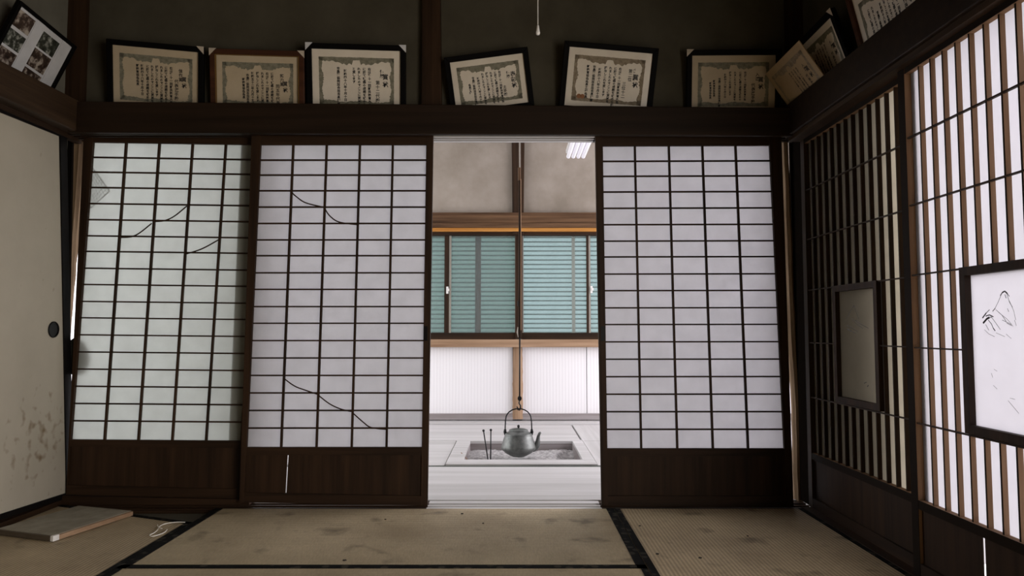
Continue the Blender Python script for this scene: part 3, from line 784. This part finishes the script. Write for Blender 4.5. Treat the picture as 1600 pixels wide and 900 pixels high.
framed('framed_certificate', 'black framed certificate over the dark far screen, right wall beam', 'certificate', G, PR, UR, INR, 19,
       [(1245, 80), (1300, 25), (1323, 85), (1265, 134)], 'cert_grey', 'blackframe', caps=[(1, 1)], ratio=.62,
       cols=letters('賞状', '優勝', '代表選手殿', [.058, .034, .008, -.016, -.040, -.068, -.094], [NB[2], NB[3], NB[4], NB[5], (.01, NB[0]), (.03, NB[7])], bs=.0125))
framed('framed_certificate', 'brown framed certificate cut by the top edge, right wall beam', 'certificate', G, PR, UR, INR, 14,
       [(1331, 0), (1425, -75), (1425, 0), (1350, 62)], 'cert_grey', 'brownframe', wd=.42, rot=-1, hgt=.26,
       cols=letters('賞状', '優勝', '代表選手殿', [.058, .034, .008, -.016, -.040, -.068, -.094, -.12], [NB[2], NB[3], NB[4], NB[5], (.01, NB[0]), (.03, NB[7]), NB[4], NB[3]], bs=.0135))

# photo frame on the left wall
pr, psh, PW, PH = framed('photo_frame', 'black framed white card with dark building photographs, left wall beam', 'picture frame', None, (-2.195, 3.0, 1.945), (0, 1, 0), (1, 0, 0), 22,
       [(31, 8), (112, 74), (85, 143), (-15, 90)], 'mat_sheet', 'blackframe', fw=.016, border=None, hgt=.29)
def photo_mat(name, c, sc):
    m, t, b = nt(name)
    no, cr, mp, tc = noise_ramp(t, sc, c[0], c[1], detail=8, lo=.38, hi=.62)
    e = cr.color_ramp.elements.new(.5); e.color = (*c[2], 1)
    t.links.new(cr.outputs[0], b.inputs['Base Color']); b.inputs['Roughness'].default_value = .35
    return m
pm1 = photo_mat('photograph_print_brown', ((.012, .007, .005), (.38, .33, .28), (.05, .028, .02)), 26)
pm2 = photo_mat('photograph_print_green', ((.007, .009, .007), (.33, .34, .31), (.035, .04, .03)), 30)
for (u0, u1, v0, v1, mm) in [(-.47, -.20, .20, .46, pm1), (-.47, -.20, -.10, .15, pm2), (-.47, -.20, -.46, -.14, pm1),
                             (-.02, .29, .16, .42, pm2), (-.02, .29, -.16, .13, pm1), (-.02, .29, -.47, -.20, pm1)]:
    ph = MB().box(u0 * PW, u1 * PW, v0 * PH, v1 * PH, .0002, .0014).build('photo_print', mm, psh, local=True)
MB().box(-.185 * PW, -.035 * PW, -PH / 2, PH / 2, .0016, .0026).build('white_strip', 'mat_sheet', psh, local=True)
MB().box(.31 * PW, .47 * PW, -PH / 2, PH / 2, .0016, .0026).build('white_strip', 'mat_sheet', psh, local=True)

# ------------------------------------------------------------------ light pull
lp = thing('light_pull', (0, 0, 0), 'white light pull cord hanging in front of the back wall', 'pull cord')
pc = atY(840.5, 48, 2.5); top = Vector((pc.x, 2.5, CEIL)); lp.location = (pc.x, 2.5, pc.z - .02)
MB().tube([pc + Vector((0, 0, .01)), top], .0016, 6).build('cord', 'cord', lp)
MB().lathe([(.001, .024), (.004, .018), (.006, .002), (.0078, -.008), (.0062, -.0145), (.001, -.016)], pc, 14).build('cord_knob', 'white_plastic', lp, smooth=True)

# ------------------------------------------------------------------ loose board and cord on the mats
th = .020
c = [Vector((-1.82, 2.845, 0)), Vector((-1.715, 3.24, 0)), Vector((-2.02, 3.335, 0)), Vector((-2.125, 2.945, 0))]
lb = thing('loose_board', (-1.92, 3.09, .001), 'low dusty grey board with a pale wooden edge lying on the left mat', 'board')
zz = Vector((0, 0, .001))
n1 = (c[3] - c[0]).normalized() * .012; n2 = (c[1] - c[0]).normalized() * .010
MB().prism([c[0] + n1 + n2 + zz, c[1] + n1 + zz, c[2] + zz, c[3] + n2 + zz], (0, 0, th)).build('board_face', 'dust', lb)
MB().prism([c[0] + n2 * 2.8 + zz, c[1] + zz, c[1] + n1 + zz, c[0] + n1 + n2 * 2.8 + zz], (0, 0, th - .002)).build('edge_strip', 'tanY', lb)
MB().prism([c[0] + zz, c[0] + n2 + zz, c[3] + n2 + zz, c[3] + zz], (0, 0, th - .001)).build('edge_strip', 'edge_dark', lb)
MB().prism([c[0] - n1 * .05 + zz - n2 * .1, c[0] + n2 * 2.8 + zz - n1 * .05, c[0] + n2 * 2.8 + n1 * 1.1 + zz, c[0] + n1 * 1.1 + zz - n2 * .1], (0, 0, th + .0008)).build('white_end_cap', 'white_plastic', lb)
def path(px, r=.0022, z=.004):
    P = [atZ(x, y, z) for x, y in px]; Q = []
    for i in range(len(P) - 1):
        p0, p1, p2, p3 = P[max(i - 1, 0)], P[i], P[i + 1], P[min(i + 2, len(P) - 1)]
        for k in range(6):
            t = k / 6
            Q.append(.5 * ((2 * p1) + (p2 - p0) * t + (2 * p0 - 5 * p1 + 4 * p2 - p3) * t * t + (3 * p1 - p0 - 3 * p2 + p3) * t ** 3))
    return Q + [P[-1]]
m = MB().tube(path([(289, 816), (275, 816), (260, 818), (250, 822), (246, 828), (240, 833), (234, 836), (238, 838), (250, 835), (258, 831), (261, 827)]), .0022, 6)
m.tube(path([(246, 820), (248, 824), (253, 826)], z=.0075), .0022, 6)
tag(m.build('white_cord', 'cord', smooth=True), 'thin white cord tangled on the left straw mat', 'cord')
DL = ['largest dark chip on the middle mat, near its front border left of centre', 'dark chip far right on the right mat', 'dark speck mid right mat, left of the far right chip',
      'dark speck on the middle mat before the left half of the opening', 'dark speck on the middle mat close to the door track', 'dark speck on the right mat near its back left corner',
      'dark chip on the right mat beside the patterned border', 'dark speck on the middle mat before the cracked screen']
for i, (x, y) in enumerate([(538, 876), (1168, 838), (1094, 872), (755, 818), (722, 803), (1000, 822), (1027, 866), (602, 812)]):
    p = atZ(x, y, .001); s = .006 if i % 2 else .009; a = random.random() * 3
    q = [p + Vector((s * math.cos(a + k * 1.26) * random.uniform(.6, 1.1), s * .6 * math.sin(a + k * 1.26), 0)) for k in range(5)]
    tag(MB().prism(q, (0, 0, .003)).build('debris_chip', 'debris'), DL[i], 'debris', 'debris chips on the mats')

# ------------------------------------------------------------------ hearth room behind the opening
YR = 6.45; HX0, HX1 = -3.3, 3.0
struct(MB().box(HX0, HX1, 3.56, 6.6, -.30, -.19).build('floor_hall', 'darkX'))
struct(MB().box(HX0, HX1, 3.56, 6.6, CEIL, CEIL + .05).build('ceiling_hall', 'white'))
# side walls with a window opening each (left one added for light)
for nm, x0, x1 in (('wall_hall_left', HX0 - .05, HX0), ('wall_hall_right', HX1, HX1 + .05)):
    m = MB(); m.box(x0, x1, 3.5, 6.6, -.3, .45); m.box(x0, x1, 3.5, 6.6, 2.25, CEIL + .05); m.box(x0, x1, 3.5, 3.70, .45, 2.25); m.box(x0, x1, 6.30, 6.6, .45, 2.25)
    struct(m.build(nm, 'white'))
m = MB(); m.box(HX0 - .05, XL - .06, 3.50, 3.56, -.3, CEIL + .05); m.box(XR + .10, HX1 + .05, 3.50, 3.56, -.3, CEIL + .05); m.box(XL - .1, XR + .1, 3.53, 3.56, -.3, -.052)
struct(m.build('wall_hall_front', 'white'))
# rear wall: plaster above, grooved white boards below
def ry(y, Y=YR): return atY(800, y, Y).z
def rx(x, y=450, Y=YR): return atY(x, y, Y).x
struct(MB().box(HX0, HX1, YR, YR + .08, ry(335), CEIL + .05).build('wall_rear', 'hall_plaster'))
zs = ry(541.5)
pan = thing('wall_rear_lower', (0, YR, 0), kind='structure')
for a, b_ in ((HX0, rx(600)), (rx(600) + .004, rx(801, 600)), (rx(816, 600), rx(917, 600) - .003), (rx(917, 600) + .003, HX1)):
    MB().box(a, b_, YR + .01, YR + .03, 0, zs).build('wall_panel', 'grooved', pan)
MB().box(HX0, HX1, YR + .03, YR + .05, -.1, zs).build('backing', 'darkX', pan)
struct(MB().box(HX0, HX1, YR - .02, YR + .02, ry(655.5), ry(646)).build('baseboard_rear', 'grey_wood', bevel=.002))
# posts
struct(MB().prism([atY(799, 175, YR - .04), atY(820, 175, YR - .04), atY(818, 366, YR - .04), atY(801, 366, YR - .04)], (0, .06, 0)).build('trim_20', 'darkZ', bevel=.003))
px_post('trim_21', [(541, 802, 816), (600, 801, 817), (655, 801, 817)], YR - .035, .05, 'tanZ', wob=.0025)
# beam over the windows: plain band, ridge, honey strip, dark header
def hb(nm, y0, y1, front, mat): return struct(MB().box(HX0, HX1, YR - front, YR + .08, ry(y1, YR - front), ry(y0, YR - front)).build(nm, mat, bevel=.002))
hb('trim_22', 332, 348.5, .06, 'hallX'); hb('trim_23', 348.5, 355.5, .075, 'hallX'); hb('trim_24', 355.5, 361.5, .05, 'orange'); hb('trim_25', 361.5, 367.5, .02, 'darkX')
hb('trim_26', 530.5, 542.5, .06, 'tanX')
# windows
def hall_window(n, px0, px1, mullions, latch, x_far):
    YW = YR + .03
    root = thing('window_%d' % n, (rx((px0 + px1) / 2, 450, YW), YW, ry(530, YW)), kind='structure')
    z0, z1 = ry(530.5, YW), ry(367, YW); zg = ry(520, YW)
    xa, xb = rx(px0, 450, YW), rx(px1, 450, YW)
    if x_far < 0: xa = x_far
    else: xb = x_far
    MB().box(xa, xb, YW - .015, YW + .015, z0, zg).build('bottom_rail', 'darkX', root)
    MB().box(xa, xb, YW - .010, YW + .015, z1 - .012, z1 + .02).build('top_rail', 'darkX', root)
    for x, wpx, mt in mullions:
        c_ = rx(x, 450, YW); w_ = wpx / 171 / 2
        MB().box(c_ - w_, c_ + w_, YW - .014, YW + .012, zg, z1).build('sash_stile', mt, root)
    MB().box(xa, xb, YW - .001, YW + .001, zg, z1).build('glass_pane', 'glass', root)
    lx, ly = latch; p = atY(lx, ly, YW - .018)
    l = MB().box(p.x - .010, p.x + .010, YW - .026, YW - .014, p.z - .035, p.z + .030); l.box(p.x - .004, p.x + .018, YW - .034, YW - .026, p.z - .012, p.z + .012)
    l.build('window_latch', 'white_plastic', root, bevel=.002)
hall_window(1, 600, 806, [(703.5, 3, 'steel'), (698, 7, 'darkZ'), (806.5, 4, 'steel')], (699, 453), -2.2)
hall_window(2, 816, 990, [(816.5, 3, 'steel'), (918, 3.5, 'darkZ'), (921, 3, 'steel')], (924, 452), 2.2)
struct(MB().box(rx(805), rx(816), YR, YR + .06, ry(530), ry(367)).build('trim_27', 'darkZ'))
# poles between glass and shutter, teal slatted shutters outside
for x, wpx, lab in ((747, 9, 'dark upright pole behind the glass of the left hall window'), (896, 5, 'pale upright pole behind the glass of the right hall window')):
    YW = YR + .085; c_ = rx(x, 450, YW); w_ = wpx / 170 / 2
    tag(MB().box(c_ - w_, c_ + w_, YW - .012, YW + .012, ry(535, YW), ry(360, YW)).build('window_pole', 'steel' if x > 800 else 'darkZ'), lab, 'pole')
def shutter(xa, xb, label, mat='shutter'):
    YS = YR + .13; z0, z1 = ry(534, YS), ry(360, YS); pitch = .0425
    root = thing('storm_shutter', ((xa + xb) / 2, YS, z0), label, 'shutter', 'storm shutters outside the hall windows')
    n = int((z1 - z0) / pitch) + 1; first = None; j = MB()
    for k in range(n):
        z = z0 + k * pitch
        if first is None:
            m = MB(); pr_ = [(0, 0), (-.006, .010), (-.007, .022), (-.003, .034), (.004, .0425)]
            b = len(m.v)
            for y_, z_ in pr_:
                for x_ in (xa, xb): m.v.append(Vector((x_, YS + y_, z + z_)))
            for i in range(4): m.f.append((2 * i, 2 * i + 1, 2 * i + 3, 2 * i + 2))
            first = m.build('shutter_slat', mat, root)
            ref = z
        else:
            o = first.copy(); COL.objects.link(o); o.parent = root; o.location = (0, 0, z - ref)
        j.box(xa, xb, YS - .003, YS + .005, z - .0055, z + .0055)
    j.build('slat_joints', 'shutter_joint', root)['kind'] = 'stuff'
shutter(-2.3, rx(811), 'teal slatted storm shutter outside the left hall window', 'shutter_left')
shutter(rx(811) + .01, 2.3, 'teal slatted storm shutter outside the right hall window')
struct(MB().box(HX0, HX1, YR + .03, YR + .08, -.3, -.0).build('trim_28', 'darkX'))
# floor of the hearth room: pale boards round the hearth
hf = bpy.data.objects['floor_hall']
hx0, hx1, hy0, hy1 = -.413, .528, 4.42, 5.385
g = .007
def board(x0, x1, y0, y1, ax='X'):
    MB().box(x0 + g, x1 - g, y0 + g, y1 - g, -.19, 0.0).build('floor_board', 'pale' + ax, hf, bevel=.0025)
board(HX0, HX1, 3.53, 4.382)
struct(MB().box(HX0, HX1, 4.384, 4.424, -.19, -.003).build('trim_36', plain('grey_green_edging', (0.10, 0.115, 0.10), 0.8, spec=.1)))
board(HX0, -1.4, hy0, hy1); board(-1.4, hx0, hy0, hy1); board(hx1, 1.6, hy0, hy1, 'Y'); board(1.6, HX1, hy0, hy1, 'Y')
board(HX0, -1.4, hy1, 6.285); board(-1.4, hx1, hy1, 6.285); board(hx1, 1.6, hy1, 6.285, 'Y'); board(1.6, HX1, hy1, 6.285, 'Y')
st_ = struct(MB().box(HX0, HX1, 6.285, YR + .02, -.1, .016).build('trim_29', 'paleX', bevel=.003))
# hearth
ht = thing('sunken_hearth', ((hx0 + hx1) / 2, (hy0 + hy1) / 2, -.18), 'square sunken hearth with pale wooden rim set in the hall floor', 'hearth')
ix0, ix1, iy0, iy1 = -.312, .452, 4.575, 5.325
zr = .008
for q in ([(hx0, hy0), (hx1, hy0), (ix1, iy0), (ix0, iy0)], [(hx1, hy0), (hx1, hy1), (ix1, iy1), (ix1, iy0)], [(hx1, hy1), (hx0, hy1), (ix0, iy1), (ix1, iy1)], [(hx0, hy1), (hx0, hy0), (ix0, iy0), (ix0, iy1)]):
    MB().prism([(x, y, -.012) for x, y in q], (0, 0, .012 + zr)).build('rim_board', 'paleX', ht, bevel=.0015)
for x0, x1, y0, y1 in ((ix0 - .02, ix1 + .02, iy0 - .02, iy0), (ix0 - .02, ix1 + .02, iy1, iy1 + .02), (ix0 - .02, ix0, iy0, iy1), (ix1, ix1 + .02, iy0, iy1)):
    MB().box(x0, x1, y0, y1, -.18, -.012).build('pit_wall', 'grey_wood', ht)
MB().box(ix0 - .02, ix1 + .02, iy0 - .02, iy1 + .02, -.19, -.175).build('pit_floor', 'hallX', ht)
m = MB(); nx, ny = 64, 56; rnd = random.Random(3)
for j in range(ny + 1):
    for i in range(nx + 1):
        u, v = i / nx, j / ny
        z = -.062 + .008 * math.sin(u * 9) * math.cos(v * 7) + rnd.uniform(-.004, .004)
        d = math.hypot((u - .95) / .15, (v - .42) / .48)
        z -= .09 * max(0, min(1, 1.6 - 1.4 * d))
        d2 = math.hypot((u - .42) / .20, (v - .42) / .3); z -= .022 * max(0, 1 - d2)
        m.v.append(Vector((ix0 + (ix1 - ix0) * u, iy0 + (iy1 - iy0) * v, z)))
for j in range(ny):
    for i in range(nx):
        a = j * (nx + 1) + i; m.f.append((a, a + 1, a + nx + 2, a + nx + 1))
m.build('ash_bed', 'ash', ht, smooth=True)['kind'] = 'stuff'

# kettle
KX, KY, KZ = .045, 4.95, -.040
kt = thing('kettle', (KX, KY, KZ), 'round grey cast iron kettle hanging over the sunken hearth', 'kettle')
KC = Vector((KX, KY, KZ))
MB().lathe([(.002, 0), (.045, .002), (.062, .010), (.090, .026), (.097, .030), (.099, .036), (.117, .048), (.122, .058), (.119, .072), (.108, .110), (.098, .142), (.094, .150), (.095, .155), (.092, .159), (.082, .166), (.068, .172), (.066, .178), (.060, .178), (.002, .176)], KC, 48).build('kettle_body', 'iron', kt, smooth=True)
lid = MB().lathe([(.002, .177), (.064, .177), (.067, .181), (.064, .185), (.048, .191), (.020, .195), (.002, .196)], KC, 40).build('lid', 'iron', kt, smooth=True)
MB().lathe([(.004, .194), (.006, .198), (.0095, .206), (.009, .214), (.003, .219)], KC, 14).build('lid_knob', 'iron_dark', lid, smooth=True)
MB().tube([KC + Vector(v) for v in ((.095, 0, .055), (.118, 0, .062), (.132, 0, .082), (.135, 0, .110), (.139, 0, .140), (.147, 0, .160), (.156, 0, .166))],
          [.026, .024, .020, .015, .011, .009, .007], 12).build('spout', 'iron', kt, smooth=True)
for s in (-1, 1):
    MB().tube([KC + Vector((s * .086, 0, .150)), KC + Vector((s * .094, 0, .170)), KC + Vector((s * .092, 0, .188))], [.013, .011, .008], 8, .6).build('handle_lug', 'iron_dark', kt, smooth=True)
hp_ = [KC + Vector((-.093, 0, .172)), KC + Vector((-.092, 0, .21)), KC + Vector((-.090, 0, .25))]
for k in range(1, 12):
    a = math.pi * (1 - k / 12); hp_.append(KC + Vector((.089 * math.cos(a), 0, .258 + .072 * math.sin(a))))
hp_ += [KC + Vector((.090, 0, .25)), KC + Vector((.092, 0, .21)), KC + Vector((.093, 0, .172))]
MB().tube(hp_, .0045, 8).build('handle', 'iron_dark', kt, smooth=True)
# hanging rod and hook
HXr = atY(812.3, 500, KY).x
hk = thing('pot_hanger', (HXr, KY, .27), 'dark iron rod with a hook hanging from the hall ceiling to the kettle handle', 'pot hanger')
zz_ = lambda y: atY(812, y, KY).z
V = lambda x, z, y=KY: Vector((x, y, z))
MB().tube([V(HXr - .002, CEIL), V(HXr, zz_(264))], .0055, 8).build('upper_rod', 'steel', hk)
MB().tube([V(HXr - .003, zz_(262)), V(HXr - .003, zz_(282))], .011, 10).build('rod_coupling', 'hallZ', hk)
MB().tube([V(HXr, zz_(280)), V(HXr, zz_(400)), V(HXr - .001, zz_(528))], .0088, 10).build('sleeve', 'darkZ', hk, smooth=True)
MB().tube([V(HXr + .007, zz_(280), KY - .008), V(HXr + .007, zz_(516), KY - .008)], .0030, 6).build('adjusting_wire', 'tanZ', hk)
MB().tube([V(HXr - .012, zz_(470)), V(HXr - .012, zz_(478))], .006, 8).build('wire_clip', 'iron_dark', hk)
MB().tube([V(HXr - .013, zz_(511)), V(HXr - .016, zz_(519)), V(HXr - .010, zz_(527))], [.004, .007, .004], 8).build('stop_hook', 'steel', hk)
MB().tube([V(HXr - .001, zz_(528)), V(HXr - .002, zz_(620))], .0058, 8).build('lower_rod', 'iron_dark', hk, smooth=True)
zk = KZ + .330
MB().prism([V(HXr - .002 + .0145 * math.cos(a * math.pi / 9), zz_(622.5) + .018 * math.sin(a * math.pi / 9), KY - .004) for a in range(18)], (0, .008, 0)).build('disc', 'iron_dark', hk, bevel=.001)
MB().tube([V(HXr - .003, zz_(626)), V(HXr - .006, zz_(630)), V(HXr + .004, zz_(634)), V(HXr + .004, zk + .004), V(HXr - .002, zk - .010), V(HXr - .014, zk - .008), V(HXr - .018, zk + .008), V(HXr - .022, zk + .014)], [.005, .0055, .0055, .006, .005, .005, .005, .004], 8).build('hook', 'iron_dark', hk, smooth=True)
# fire tongs stuck in the ash, thin stick on the rim
for tx, ty_, bx_, lab in ((755.5, 673, 764, 'left iron fire stick stuck in the hearth ash, leaning left'), (767, 672, 766.5, 'right iron fire stick stuck upright in the hearth ash')):
    a = atY(tx, ty_, 4.80); b_ = atY(bx_, 722, 4.78); b_.z = -.075
    r_ = thing('fire_stick', b_, lab, 'fire tongs', 'fire sticks in the hearth')
    MB().tube([b_, a], .0042, 8).build('shaft', 'iron_dark', r_, smooth=True)
    MB().lathe([(.001, -.009), (.008, -.004), (.009, .002), (.005, .008), (.001, .009)], a, 12).build('ball_end', 'iron_dark', r_, smooth=True)
a, b_ = atY(720, 703, 4.80), atY(737, 718, 4.62); a.z = .012; b_.z = -.045
tag(MB().tube([(ix0 - .03, 4.80, zr + .004), (ix0 + .06, 4.63, -.046)], .003, 6).build('thin_stick', 'tanX'), 'thin pale stick leaning on the left rim of the hearth', 'stick')
# fluorescent fixture under the hall ceiling
fx = thing('fluorescent_light', (.62, 4.9, 2.3), 'lit white fluorescent tube light seen through the top right of the opening', 'ceiling light')
YA, YZ = 5.62, 4.5
zl = atY(900, 245, YA).z
x0 = atY(886, 245, YA).x; sp_ = .040
for k in range(4):
    x = x0 + .010 + k * sp_
    MB().tube([(x, YZ, zl), (x, YA - .008, zl), (x, YA, zl)], [.0165, .0165, .011], 14).build('lamp_tube', 'tube', fx, smooth=True)
MB().box(x0 - .012, x0 + .155, YZ, YA - .035, zl + .018, zl + .05).build('lamp_housing', 'white_plastic', fx, bevel=.003)
for yy in (4.7, 5.3): MB().tube([(x0 + .07, yy, zl + .05), (x0 + .07, yy, CEIL)], .005, 6).build('suspension_rod', 'white_plastic', fx)
